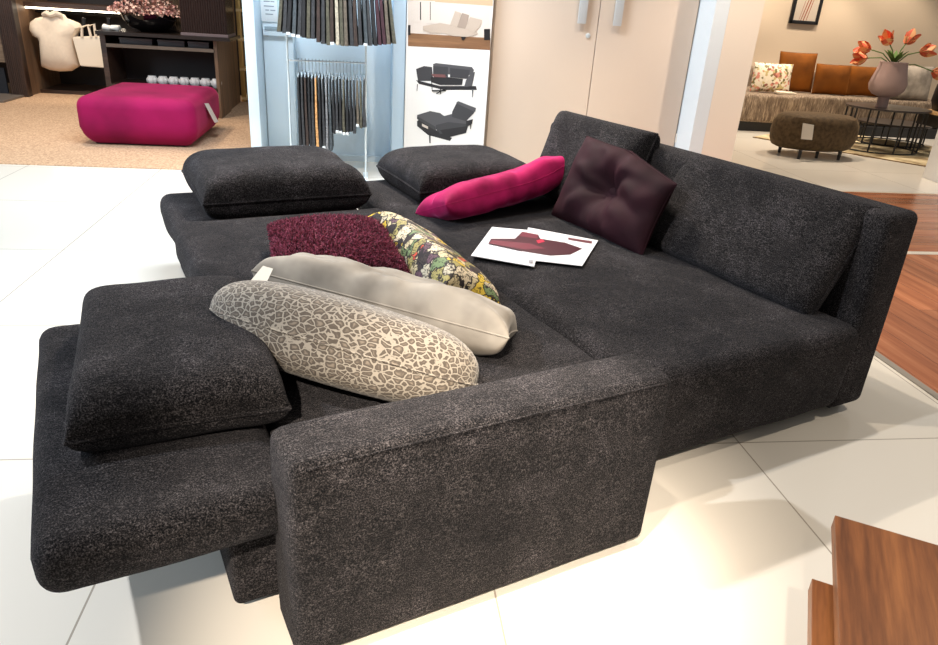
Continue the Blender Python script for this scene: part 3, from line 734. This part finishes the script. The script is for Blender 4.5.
# black bowl of dried pink blossom
bw = at(148, 25, 8.85)
bo = thing('flower_bowl', 'wide shiny black bowl on the low shelf unit', 'bowl', T(bw.x, 8.95, .886))
link('bowl', lathe([(.02, 0), (.10, 0), (.13, .01), (.22, .05), (.285, .13), (.30, .19), (.285, .185), (.2, .07), (.02, .04)], 40), plain('black gloss glaze', rgb(14,14,16), .08), bo)
BLO = [plain('blossom pink', rgb(206,150,140), .8), plain('blossom pale', rgb(226,190,172), .8), plain('blossom brown', rgb(120,72,60), .8)]
bl = thing('dried_blossoms', 'bunch of dried pink blossom filling the black bowl', 'flowers', T(bw.x, 8.95, 1.05))
bm = bmesh.new(); rr = random.Random(5)
for i in range(560):
    a = rr.uniform(0, 2*pi); r_ = .43*sqrt(rr.random()); z_ = .02+rr.random()*.26*(1.2-r_/.4)
    m_ = T(r_*cos(a), r_*sin(a), z_) @ Matrix.Rotation(rr.uniform(0, 6), 4, Vector((rr.random(), rr.random(), rr.random()+.1)).normalized())
    for p_ in range(4):
        mm = m_ @ Matrix.Rotation(p_*pi/2, 4, 'Z') @ Matrix.Rotation(.6, 4, 'Y')
        vs = [bm.verts.new(mm @ Vector(q)) for q in ((0, 0, 0), (.012, -.008, 0), (.024, 0, .003), (.012, .008, 0))]
        bm.faces.new(vs).material_index = i % 3
tag(link('blossom_heads', bm, None, bl, smooth=False, mats=BLO), kind='stuff')
bm = bmesh.new()
for i in range(50):
    a = rr.uniform(0, 2*pi); r_ = .32*sqrt(rr.random())
    add_tube(bm, [(r_*.3*cos(a), r_*.3*sin(a), -.06), (r_*cos(a), r_*sin(a), .06+rr.random()*.15)], .003, 4)
tag(link('stems', bm, BLO[2], bl), kind='stuff')
# ribbed dark glass chest on the unit
rg = thing('ribbed_cabinet', 'dark ribbed glass cabinet standing at the right end of the shelf unit', 'cabinet', T(-1.77, 8.85, .886))
bm = bmesh.new(); add_box(bm, (-.24, -.2, .03), (.24, .25, .95))
for i in range(19): add_tube(bm, [(-.228+i*.025, -.2, .03), (-.228+i*.025, -.2, .95)], .011, 6)
link('ribbed_body', bm, plain('smoked ribbed glass', rgb(44,28,24), .2), rg)
link('base', box((-.25, -.22, 0), (.25, .26, .03), .003), plain('cabinet base pink grey', rgb(110,92,92), .4), rg, smooth=False)
rb = thing('ribbed_cabinet', 'olive brown ribbed glass panel standing behind the black flower bowl', 'panel', T(-2.25, 9.24, .886))
bm = bmesh.new(); add_box(bm, (-.3, 0, 0), (.22, .03, .9))
for i in range(20): add_tube(bm, [(-.29+i*.0262, 0, 0), (-.29+i*.0262, 0, .9)], .011, 6)
link('ribbed_body', bm, plain('olive ribbed glass', rgb(86,72,56), .35), rb)
link('base', box((-.31, -.03, 0), (.23, .06, .02), .003), DKWOODX, rb, smooth=False)
# tall end panel and lit rack
struct('wall_divider', box((-1.74, 9.31, 0), (-1.69, 10.15, 2.4)), MIDWOOD)
gr = thing('wall_rack', 'gold framed open rack with lit shelves beside the display frame', 'rack', T(-1.4, 10.2, 0))
GOLD = plain('gold metal', rgb(214,178,112), .35, .7)
link('frame', box((-.28, 0, .006), (-.225, .05, 2.2), .003), GOLD, gr)
for zz in (.03, .40, .77, 1.12, 1.5):
    link('shelf', box((-.28, -.005, zz), (.45, .3, zz+.035), .002), plain('lit shelf edge', rgb(226,196,142), .5), gr)
link('back_panel', box((-.28, .3, .006), (.45, .32, 2.2)), plain('rack olive back', rgb(120,104,74), .7), gr, smooth=False)

# ------------------------------------------------------------------ living room set, right background
k = NT('taupe crushed chenille'); c = k.coord(scale=(22, 22, 3.5))
n = k.n('ShaderNodeTexNoise', Scale=2.2, Detail=4.0, Roughness=.7); k.l(c, n.inputs['Vector'])
k.l(k.ramp(n.outputs[0], [(.32, rgb(84,68,54)), (.5, rgb(124,106,88)), (.68, rgb(176,156,132))]), k.b.inputs['Base Color']); k.b.inputs['Roughness'].default_value = .9
k.bump(n.outputs[0], .5, .02); TAUPE = k.m
ls = thing('long_sofa', 'long low taupe sofa against the beige wall in the right background', 'sofa', T(6.6, 10.2, 0))
def lsx(lo, hi): o = Vector((6.6, 10.2, 0)); return tuple(Vector(lo)-o), tuple(Vector(hi)-o)
link('seat', soft(*lsx((4.55, 9.55, .13), (6.0, 11.1, .50)), .05, lump(.01, 5, 3)), TAUPE, ls)
link('seat', soft(*lsx((6.01, 9.75, .13), (8.6, 11.1, .50)), .05, lump(.01, 5, 7)), TAUPE, ls)
link('base', box(*lsx((4.65, 9.62, .0), (8.5, 11.0, .13))), BLACK, ls, smooth=False)
link('backrest', soft(*lsx((4.55, 10.9, .45), (8.6, 11.18, .78)), .06, lump(.01, 4, 2)), TAUPE, ls)
link('side_bolster', soft(*lsx((5.13, 10.1, .5), (5.33, 10.9, .88)), .05, lump(.006, 5, 4)), plain('dark brown velvet', rgb(48,34,28), .8, sheen=.3), ls)
OCH = velvet('ochre velvet', rgb(122,68,14), .25, rgb(230,160,80), scale=3)
FLO = NT('pale floral print'); c = FLO.coord()
vo = FLO.n('ShaderNodeTexVoronoi', feature='F1', Scale=32.0); FLO.l(c, vo.inputs['Vector']); sp = FLO.n('ShaderNodeSeparateColor'); FLO.l(vo.outputs['Color'], sp.inputs[0])
FLO.l(FLO.ramp(sp.outputs[0], [(0, rgb(232,220,196)), (.3, rgb(196,176,120)), (.45, rgb(226,214,190)), (.65, rgb(120,112,66)), (.75, rgb(214,140,120)), (.85, rgb(236,226,206)), (.94, rgb(150,90,70))], 'CONSTANT'), FLO.b.inputs['Base Color'])
def cush(label, x0, x1, z0, z1, y, mat, t=.16, seed=0, yaw=0, lean_=.12, name='scatter_cushion'):
    k_ = y/9.8; x0 *= k_; x1 *= k_; z1 = H-(H-z1)*k_
    w = x1-x0; h_ = z1-z0
    m_ = frame(((x0+x1)/2, y, (z0+z1)/2), (cos(yaw), sin(yaw), 0), (0, lean_*h_, h_))
    b_, r_ = pillow(w, h_/cos(math.atan(lean_)), t, n=20, p=2.6, q=.5, pinch=.03, wr=.008, seed=seed)
    return cushion(name, label, 'cushion', m_, b_, r_, mat, .004, 'cushions on the long sofa')
cush('pale floral print cushion at the left end of the long taupe sofa', 5.33, 5.90, .51, .90, 9.98, FLO.m, .15, 2, -.05)
cush('tall ochre velvet cushion standing beside the floral cushion', 5.68, 6.24, .51, 1.06, 10.25, OCH, .17, 4)
cush('ochre velvet cushion in the middle of the long taupe sofa, smaller than its tall neighbour', 6.26, 6.80, .51, .93, 10.1, OCH, .17, 6)
cush('ochre velvet cushion beside the vase, rightmost of the ochre ones', 6.76, 7.34, .51, .93, 10.12, OCH, .17, 8, .05)
cush('wide pale grey cushion on the long sofa behind the vase', 7.4, 8.1, .50, .98, 9.95, velvet('pale grey linen', rgb(172,160,146), .1, (1, 1, 1, 1)), .2, 9)
cw = tag(link('folded_cloth', soft((5.72, 9.72, .50), (6.0, 9.86, .54), .015, lump(.01, 12, 3), step=.03), plain('white throw cloth', rgb(226,212,190), .9)), 'small white cloth lying in front of the floral cushion', 'cloth')
# rug
k = NT('mottled beige rug'); n = k.n('ShaderNodeTexNoise', Scale=5.0, Detail=5.0); k.l(k.coord(), n.inputs['Vector'])
k.l(k.ramp(n.outputs[0], [(.35, rgb(140,118,84)), (.5, rgb(196,176,136)), (.65, rgb(222,206,168))]), k.b.inputs['Base Color']); k.b.inputs['Roughness'].default_value = .95
k.bump(n.outputs[0], .3, .01)
a_ = ground(753, 137.5); b_ = ground(927, 167); dd = (b_-a_).normalized(); pp = Vector((-dd.y, dd.x, 0))
if pp.x < 0: pp = -pp
rg_ = thing('rug', 'mottled beige rug under the dark nesting tables', 'rug', frame(a_, dd, pp))
sgn = 1 if (frame(a_, dd, pp).to_3x3() @ Vector((0, 0, 1))).z > 0 else -1
link('pile', box((0, 0, .001*sgn), ((b_-a_).length+.6, 1.9, .009*sgn) if sgn > 0 else ((b_-a_).length+.6, 1.9, -.001)), k.m, rg_, smooth=False)
bm = bmesh.new(); add_box(bm, (0, -.015, .001), ((b_-a_).length+.6, .0, .011)); link('border', bm, plain('brown rug binding', rgb(130,104,70), .9), rg_, smooth=False)
# oval brown pouf
POUFM = velvet('brown boucle', rgb(84,68,48), .25, rgb(220,190,150), scale=25)
pc = (5.21, 7.90)
p2 = thing('pouf', 'oval brown upholstered pouf with a white price tag on thin black legs', 'pouf', T(pc[0], pc[1], 0))
link('body', lathe([(.1, .085), (.42, .085), (.48, .11), (.515, .18), (.525, .27), (.515, .37), (.47, .445), (.40, .468), (.1, .475)], 44, sy=.62), POUFM, p2)
for (px, py) in ((779, 152.5), (798.5, 159), (816, 158), (838, 160)):
    g_ = ground(px, py); link('leg', tube([(g_.x-pc[0], max(-.3, g_.y-pc[1]), 0), (g_.x-pc[0], max(-.3, g_.y-pc[1]), .1)], .017, 8, r2=.022), BLACK, p2)
tg = [at(803, 123, 7.55), at(814, 125, 7.55), at(812, 140, 7.55), at(801, 139, 7.55)]
bm = bmesh.new(); add_poly(bm, [Vector((q.x-pc[0], 7.548-pc[1], q.z)) for q in tg], (0, .004, 0))
link('price_tag', bm, plain('white price tag', rgb(222,214,202), .6), p2, smooth=False)
# nesting tables
def ntable(label, c_, r_, z_, nleg, ph, sy=.8, shelf=None):
    t_ = thing('nesting_table', label, 'table', T(c_[0], c_[1], 0.006), 'dark nesting tables on the rug')
    link('tabletop', lathe([(.02, z_-.022), (r_, z_-.022), (r_+.004, z_-.012), (r_, z_), (.02, z_)], 44, sy=sy), plain('smoked table top', rgb(54,46,42), .3), t_)
    for i in range(nleg):
        a = ph+2*pi*i/nleg; x, y = (r_-.03)*cos(a), (r_-.03)*sin(a)*sy
        link('leg', tube([(x, y, 0.005), (x, y, z_-.02)], .011, 6), BLACK, t_)
    link('ring', tube([((r_-.03)*cos(a*pi/16), (r_-.03)*sin(a*pi/16)*sy, .012) for a in range(33)], .008, 6), BLACK, t_)
ntable('taller dark round table carrying the mauve vase', (6.50, 8.45), .52, .53, 10, .2)
ntable('lower dark round table tucked behind the vase table', (7.1, 9.02), .48, .28, 8, .5)
# vase
VAS = plain('mauve matt ceramic', rgb(178,152,146), .75)
vb = T(6.36, 8.4, .536)
va = thing('vase', 'mauve ceramic vase with a narrow foot on the dark round table', 'vase', vb)
def vfn(p, a, r, z): return Vector((p.x*(1+.04*cos(6*a)*(z > .3)), p.y*.75, p.z))
link('body', lathe([(.05, 0), (.075, 0), (.07, .06), (.075, .12), (.16, .15), (.215, .20), (.235, .27), (.215, .36), (.19, .44), (.175, .515), (.15, .515), (.16, .44), (.19, .30), (.02, .2)], 40, fn=vfn), VAS, va)
link('rim', lathe([(.15, .505), (.177, .505), (.178, .53), (.15, .53)], 40, fn=vfn), VAS, va)
# tulips
TU = [plain('tulip coral', rgb(226,104,72), .6), plain('tulip peach', rgb(240,178,120), .6)]
LEAF = plain('tulip green', rgb(92,124,54), .5)
def tulip(label, tip, seed, base=(6.36, 8.4, 1.0), r_=.058):
    rr = random.Random(seed); tip = Vector(tip); base = Vector(base)
    t_ = thing('tulip', label, 'flower', T(*base), 'tulips in the mauve vase')
    loc = tip-base; mid = loc*.5+Vector((0, 0, .06))
    pts = [Vector((0, 0, -.2)), loc*.1+Vector((0, 0, .03)), mid, loc*.85+Vector((0, 0, .02)), loc]
    link('stem', tube(pts, .007, 6), LEAF, t_)
    ax = (loc-mid).normalized(); m_ = frame(loc, ax.orthogonal(), ax.cross(ax.orthogonal()))
    bm = bmesh.new()
    for k_ in range(9):
        a = k_*2*pi/9*2.2+rr.random()*.3; open_ = .5+.5*rr.random()
        prev = None
        for s_ in range(6):
            f = s_/5; w = r_*.75*sin(pi*(.12+.83*f)); rad = r_*(.15+open_*1.0*f**.8); h_ = r_*2.1*f
            ca, sa = cos(a), sin(a)
            L_ = bm.verts.new(m_ @ Vector((rad*ca-w*sa, rad*sa+w*ca, h_))); C_ = bm.verts.new(m_ @ Vector((rad*1.12*ca, rad*1.12*sa, h_))); R_ = bm.verts.new(m_ @ Vector((rad*ca+w*sa, rad*sa-w*ca, h_)))
            if prev:
                for q1, q2 in ((0, 1), (1, 2)):
                    cur = (L_, C_, R_); f_ = bm.faces.new((prev[q1], prev[q2], cur[q2], cur[q1])); f_.material_index = 1 if (q1 == 0) == (s_ > 2) else 0
            prev = (L_, C_, R_)
    link('petals', bm, None, t_, mats=TU)
    for k_ in range(2):
        a = rr.uniform(0, 6.28); bm = bmesh.new(); prev = None
        for s_ in range(7):
            f = s_/6; w = .03*sin(pi*(.1+.88*f)); p = Vector((cos(a)*.20*f**1.4, sin(a)*.12*f**1.4, .02+.23*f-.05*f*f))
            A = bm.verts.new(p+Vector((-sin(a), cos(a), 0))*w); B = bm.verts.new(p+Vector((sin(a), -cos(a), 0))*w)
            if prev: bm.faces.new((prev[0], prev[1], B, A))
            prev = (A, B)
        link('leaf', bm, LEAF, t_)
TP = [((861, 58), 'coral tulip drooping furthest left from the mauve vase'), ((870, 50), 'peach and coral tulip, second from the left in the mauve vase'), ((884, 44), 'upright peach tulip above the middle of the mauve vase'),
      ((906, 44), 'topmost tulip on the right side of the mauve vase'), ((914, 52), 'coral tulip just below the topmost right one in the vase'), ((933, 72), 'coral pink tulip bending far right from the mauve vase')]
for i, ((px, py), lb) in enumerate(TP):
    q = at(px+4, py, 8.38); tulip(lb, (q.x, 8.4+(.05 if i % 2 else -.05), q.z), i+3, r_=.078)
# picture
pf_ = thing('picture_frame', 'black framed picture with red strokes on the beige wall', 'picture', T(6.72, 11.19, 1.43))
bm = bmesh.new()
for (lo, hi) in (((-.24, -.04, 0), (.24, 0, .05)), ((-.24, -.04, .75), (.24, 0, .8)), ((-.24, -.04, 0), (-.19, 0, .8)), ((.19, -.04, 0), (.24, 0, .8))): add_box(bm, lo, hi, .008)
link('frame', bm, BLACK, pf_)
bm = bmesh.new(); add_box(bm, (-.2, -.02, .04), (.2, -.01, .76))
for (x0, x1, w) in ((-.06, .08, .012), (-.02, .12, .016), (.03, .15, .01), (-.09, .02, .006)): add_poly(bm, [(x0, -.0212, .05), (x0+w, -.0212, .05), (x1+w*1.6, -.0212, .74), (x1, -.0212, .74)], mi=1)
link('artwork', bm, None, pf_, smooth=False, mats=[plain('artwork paper', rgb(222,206,186), .6), plain('artwork red brown', rgb(170,80,50), .6)])
# plinth and oak-topped side table at the right edge
pn = tag(link('plinth', box((5.86, 5.9, 0), (6.5, 6.8, .60), .004), plain('white plinth lacquer', rgb(232,228,222), .4), smooth=False), 'white plinth at the right edge in front of the rug', 'plinth')
st = thing('side_table', 'black side table with an oak top at the right edge behind the white plinth', 'table', T(7.5, 8.35, .006))
link('tabletop', box((-.46, -.3, .475), (.5, .3, .51), .004), wood('tray oak', rgb(170,128,80), rgb(200,158,106), rgb(216,178,128), 'X', .5), st, smooth=False)
link('body', box((-.42, -.27, .33), (.46, .27, .475), .004), BLACK, st, smooth=False)
for (x_, y_) in ((-.4, -.25), (.44, -.25), (-.4, .25), (.44, .25)): link('leg', tube([(x_, y_, 0), (x_, y_, .33)], .014, 6), BLACK, st)
jr = thing('jar', 'small glass jar of red sweets on the oak-topped side table', 'jar', T(7.15, 8.2, .517))
link('glass', lathe([(.02, 0), (.085, 0), (.09, .01), (.09, .14), (.08, .16), (.072, .16), (.072, .02), (.01, .015)], 24), plain('jar glass', rgb(226,190,180), .1), jr)
link('contents', lathe([(.01, .02), (.071, .02), (.071, .11), (.01, .115)], 20), plain('red sweets', rgb(190,60,50), .4), jr)
bk = tag(link('black_vessel', lathe([(.03, 0), (.10, 0), (.14, .12), (.13, .3), (.08, .42), (.07, .42), (.1, .28), (.02, .05)], 28), plain('matt black', rgb(22,20,20), .5)), 'black vessel standing behind the jar on the oak-topped side table', 'vessel')
bk.location = (7.28, 8.5, .517)

# ------------------------------------------------------------------ light
def spot(loc, target, power, col, size=radians(70), r=.05, blend=.4):
    l_ = bpy.data.lights.new('ceiling_or_fill_spot', 'SPOT'); l_.energy = power; l_.color = col; l_.spot_size = size; l_.spot_blend = blend; l_.shadow_soft_size = r
    o = bpy.data.objects.new('ceiling_or_fill_spot', l_); COL.objects.link(o); o.location = loc
    o.rotation_euler = (Vector(target)-Vector(loc)).to_track_quat('-Z', 'Y').to_euler(); return o
def area(loc, target, sx, sy, power, col, name='display_fill'):
    l_ = bpy.data.lights.new(name, 'AREA'); l_.shape = 'RECTANGLE'; l_.size = sx; l_.size_y = sy; l_.energy = power; l_.color = col
    o = bpy.data.objects.new(name, l_); COL.objects.link(o); o.location = loc
    o.rotation_euler = (Vector(target)-Vector(loc)).to_track_quat('-Z', 'Y').to_euler(); return o
WARM = (1, .86, .70); NEUT = (1, .94, .86); COOL = (.74, .87, 1)
spot(uv(1.6, 3.3, 3.0), uv(1.4, .4, 0), 330, WARM, radians(80), .03)
spot(uv(1.3, 1.1, 3.1), uv(1.3, .5, 0), 110, WARM, radians(100), .04)
spot(uv(-1.7, 1.0, 3.0), uv(0, .7, 0), 330, (.93, .96, 1), radians(90), .04)
spot(uv(-1.4, -2.2, 3.0), uv(.40, -.05, .2), 1300, WARM, radians(25), .05, .9)
spot(uv(-.2, -.5, 3.0), uv(.5, .0, .45), 620, WARM, radians(23), .05, .9)  # added narrow fill, lifts the armrest top off the dark seat
spot(uv(3.2, -.8, 3.0), uv(1.4, -.6, 0), 120, WARM, radians(70), .03)
area((-5.5, 3.6, 2.4), (0, 3.4, .2), 3.0, 2.0, 180, (.66, .83, 1), 'window_daylight')
area((-.4, 5.0, 3.2), (-.4, 6.6, .6), 2.0, .6, 180, COOL)  # cool light added above the display to brighten its pale blue panel
for (x, y, p, c_) in ((-2.6, 7.2, 190, WARM), (-3.8, 9.0, 130, WARM), (-2.0, 8.2, 90, WARM), (-1.9, 4.6, 110, NEUT), (.6, 4.6, 170, WARM), (1.9, 5.0, 80, WARM), (4.6, 8.2, 230, (1, .80, .60)), (6.2, 8.8, 260, WARM), (6.5, 10.3, 190, WARM), (5.2, 10.2, 120, WARM), (8.0, 10.2, 120, WARM), (4.6, 4.0, 200, WARM)):
    spot((x, y, 3.1), (x, y+.2, 0), p, c_, radians(95), .05)
spot((3.7, 4.4, 3.0), (2.95, 5.9, .9), 240, WARM, radians(50), .05, .8)  # added fill aimed at the column to brighten its face
spot((-3.6, 8.9, 2.6), (-3.7, 10.1, .6), 120, WARM, radians(60), .05, .8)  # added fill that brightens the jacket inside the closet
w = bpy.data.worlds.new('showroom'); scene.world = w; w.use_nodes = True
bgn = w.node_tree.nodes['Background']; bgn.inputs[0].default_value = (1, .96, .91, 1); bgn.inputs[1].default_value = .27
scene.view_settings.view_transform = 'Standard'; scene.view_settings.look = 'None'; scene.view_settings.exposure = 0.0; scene.view_settings.gamma = 1
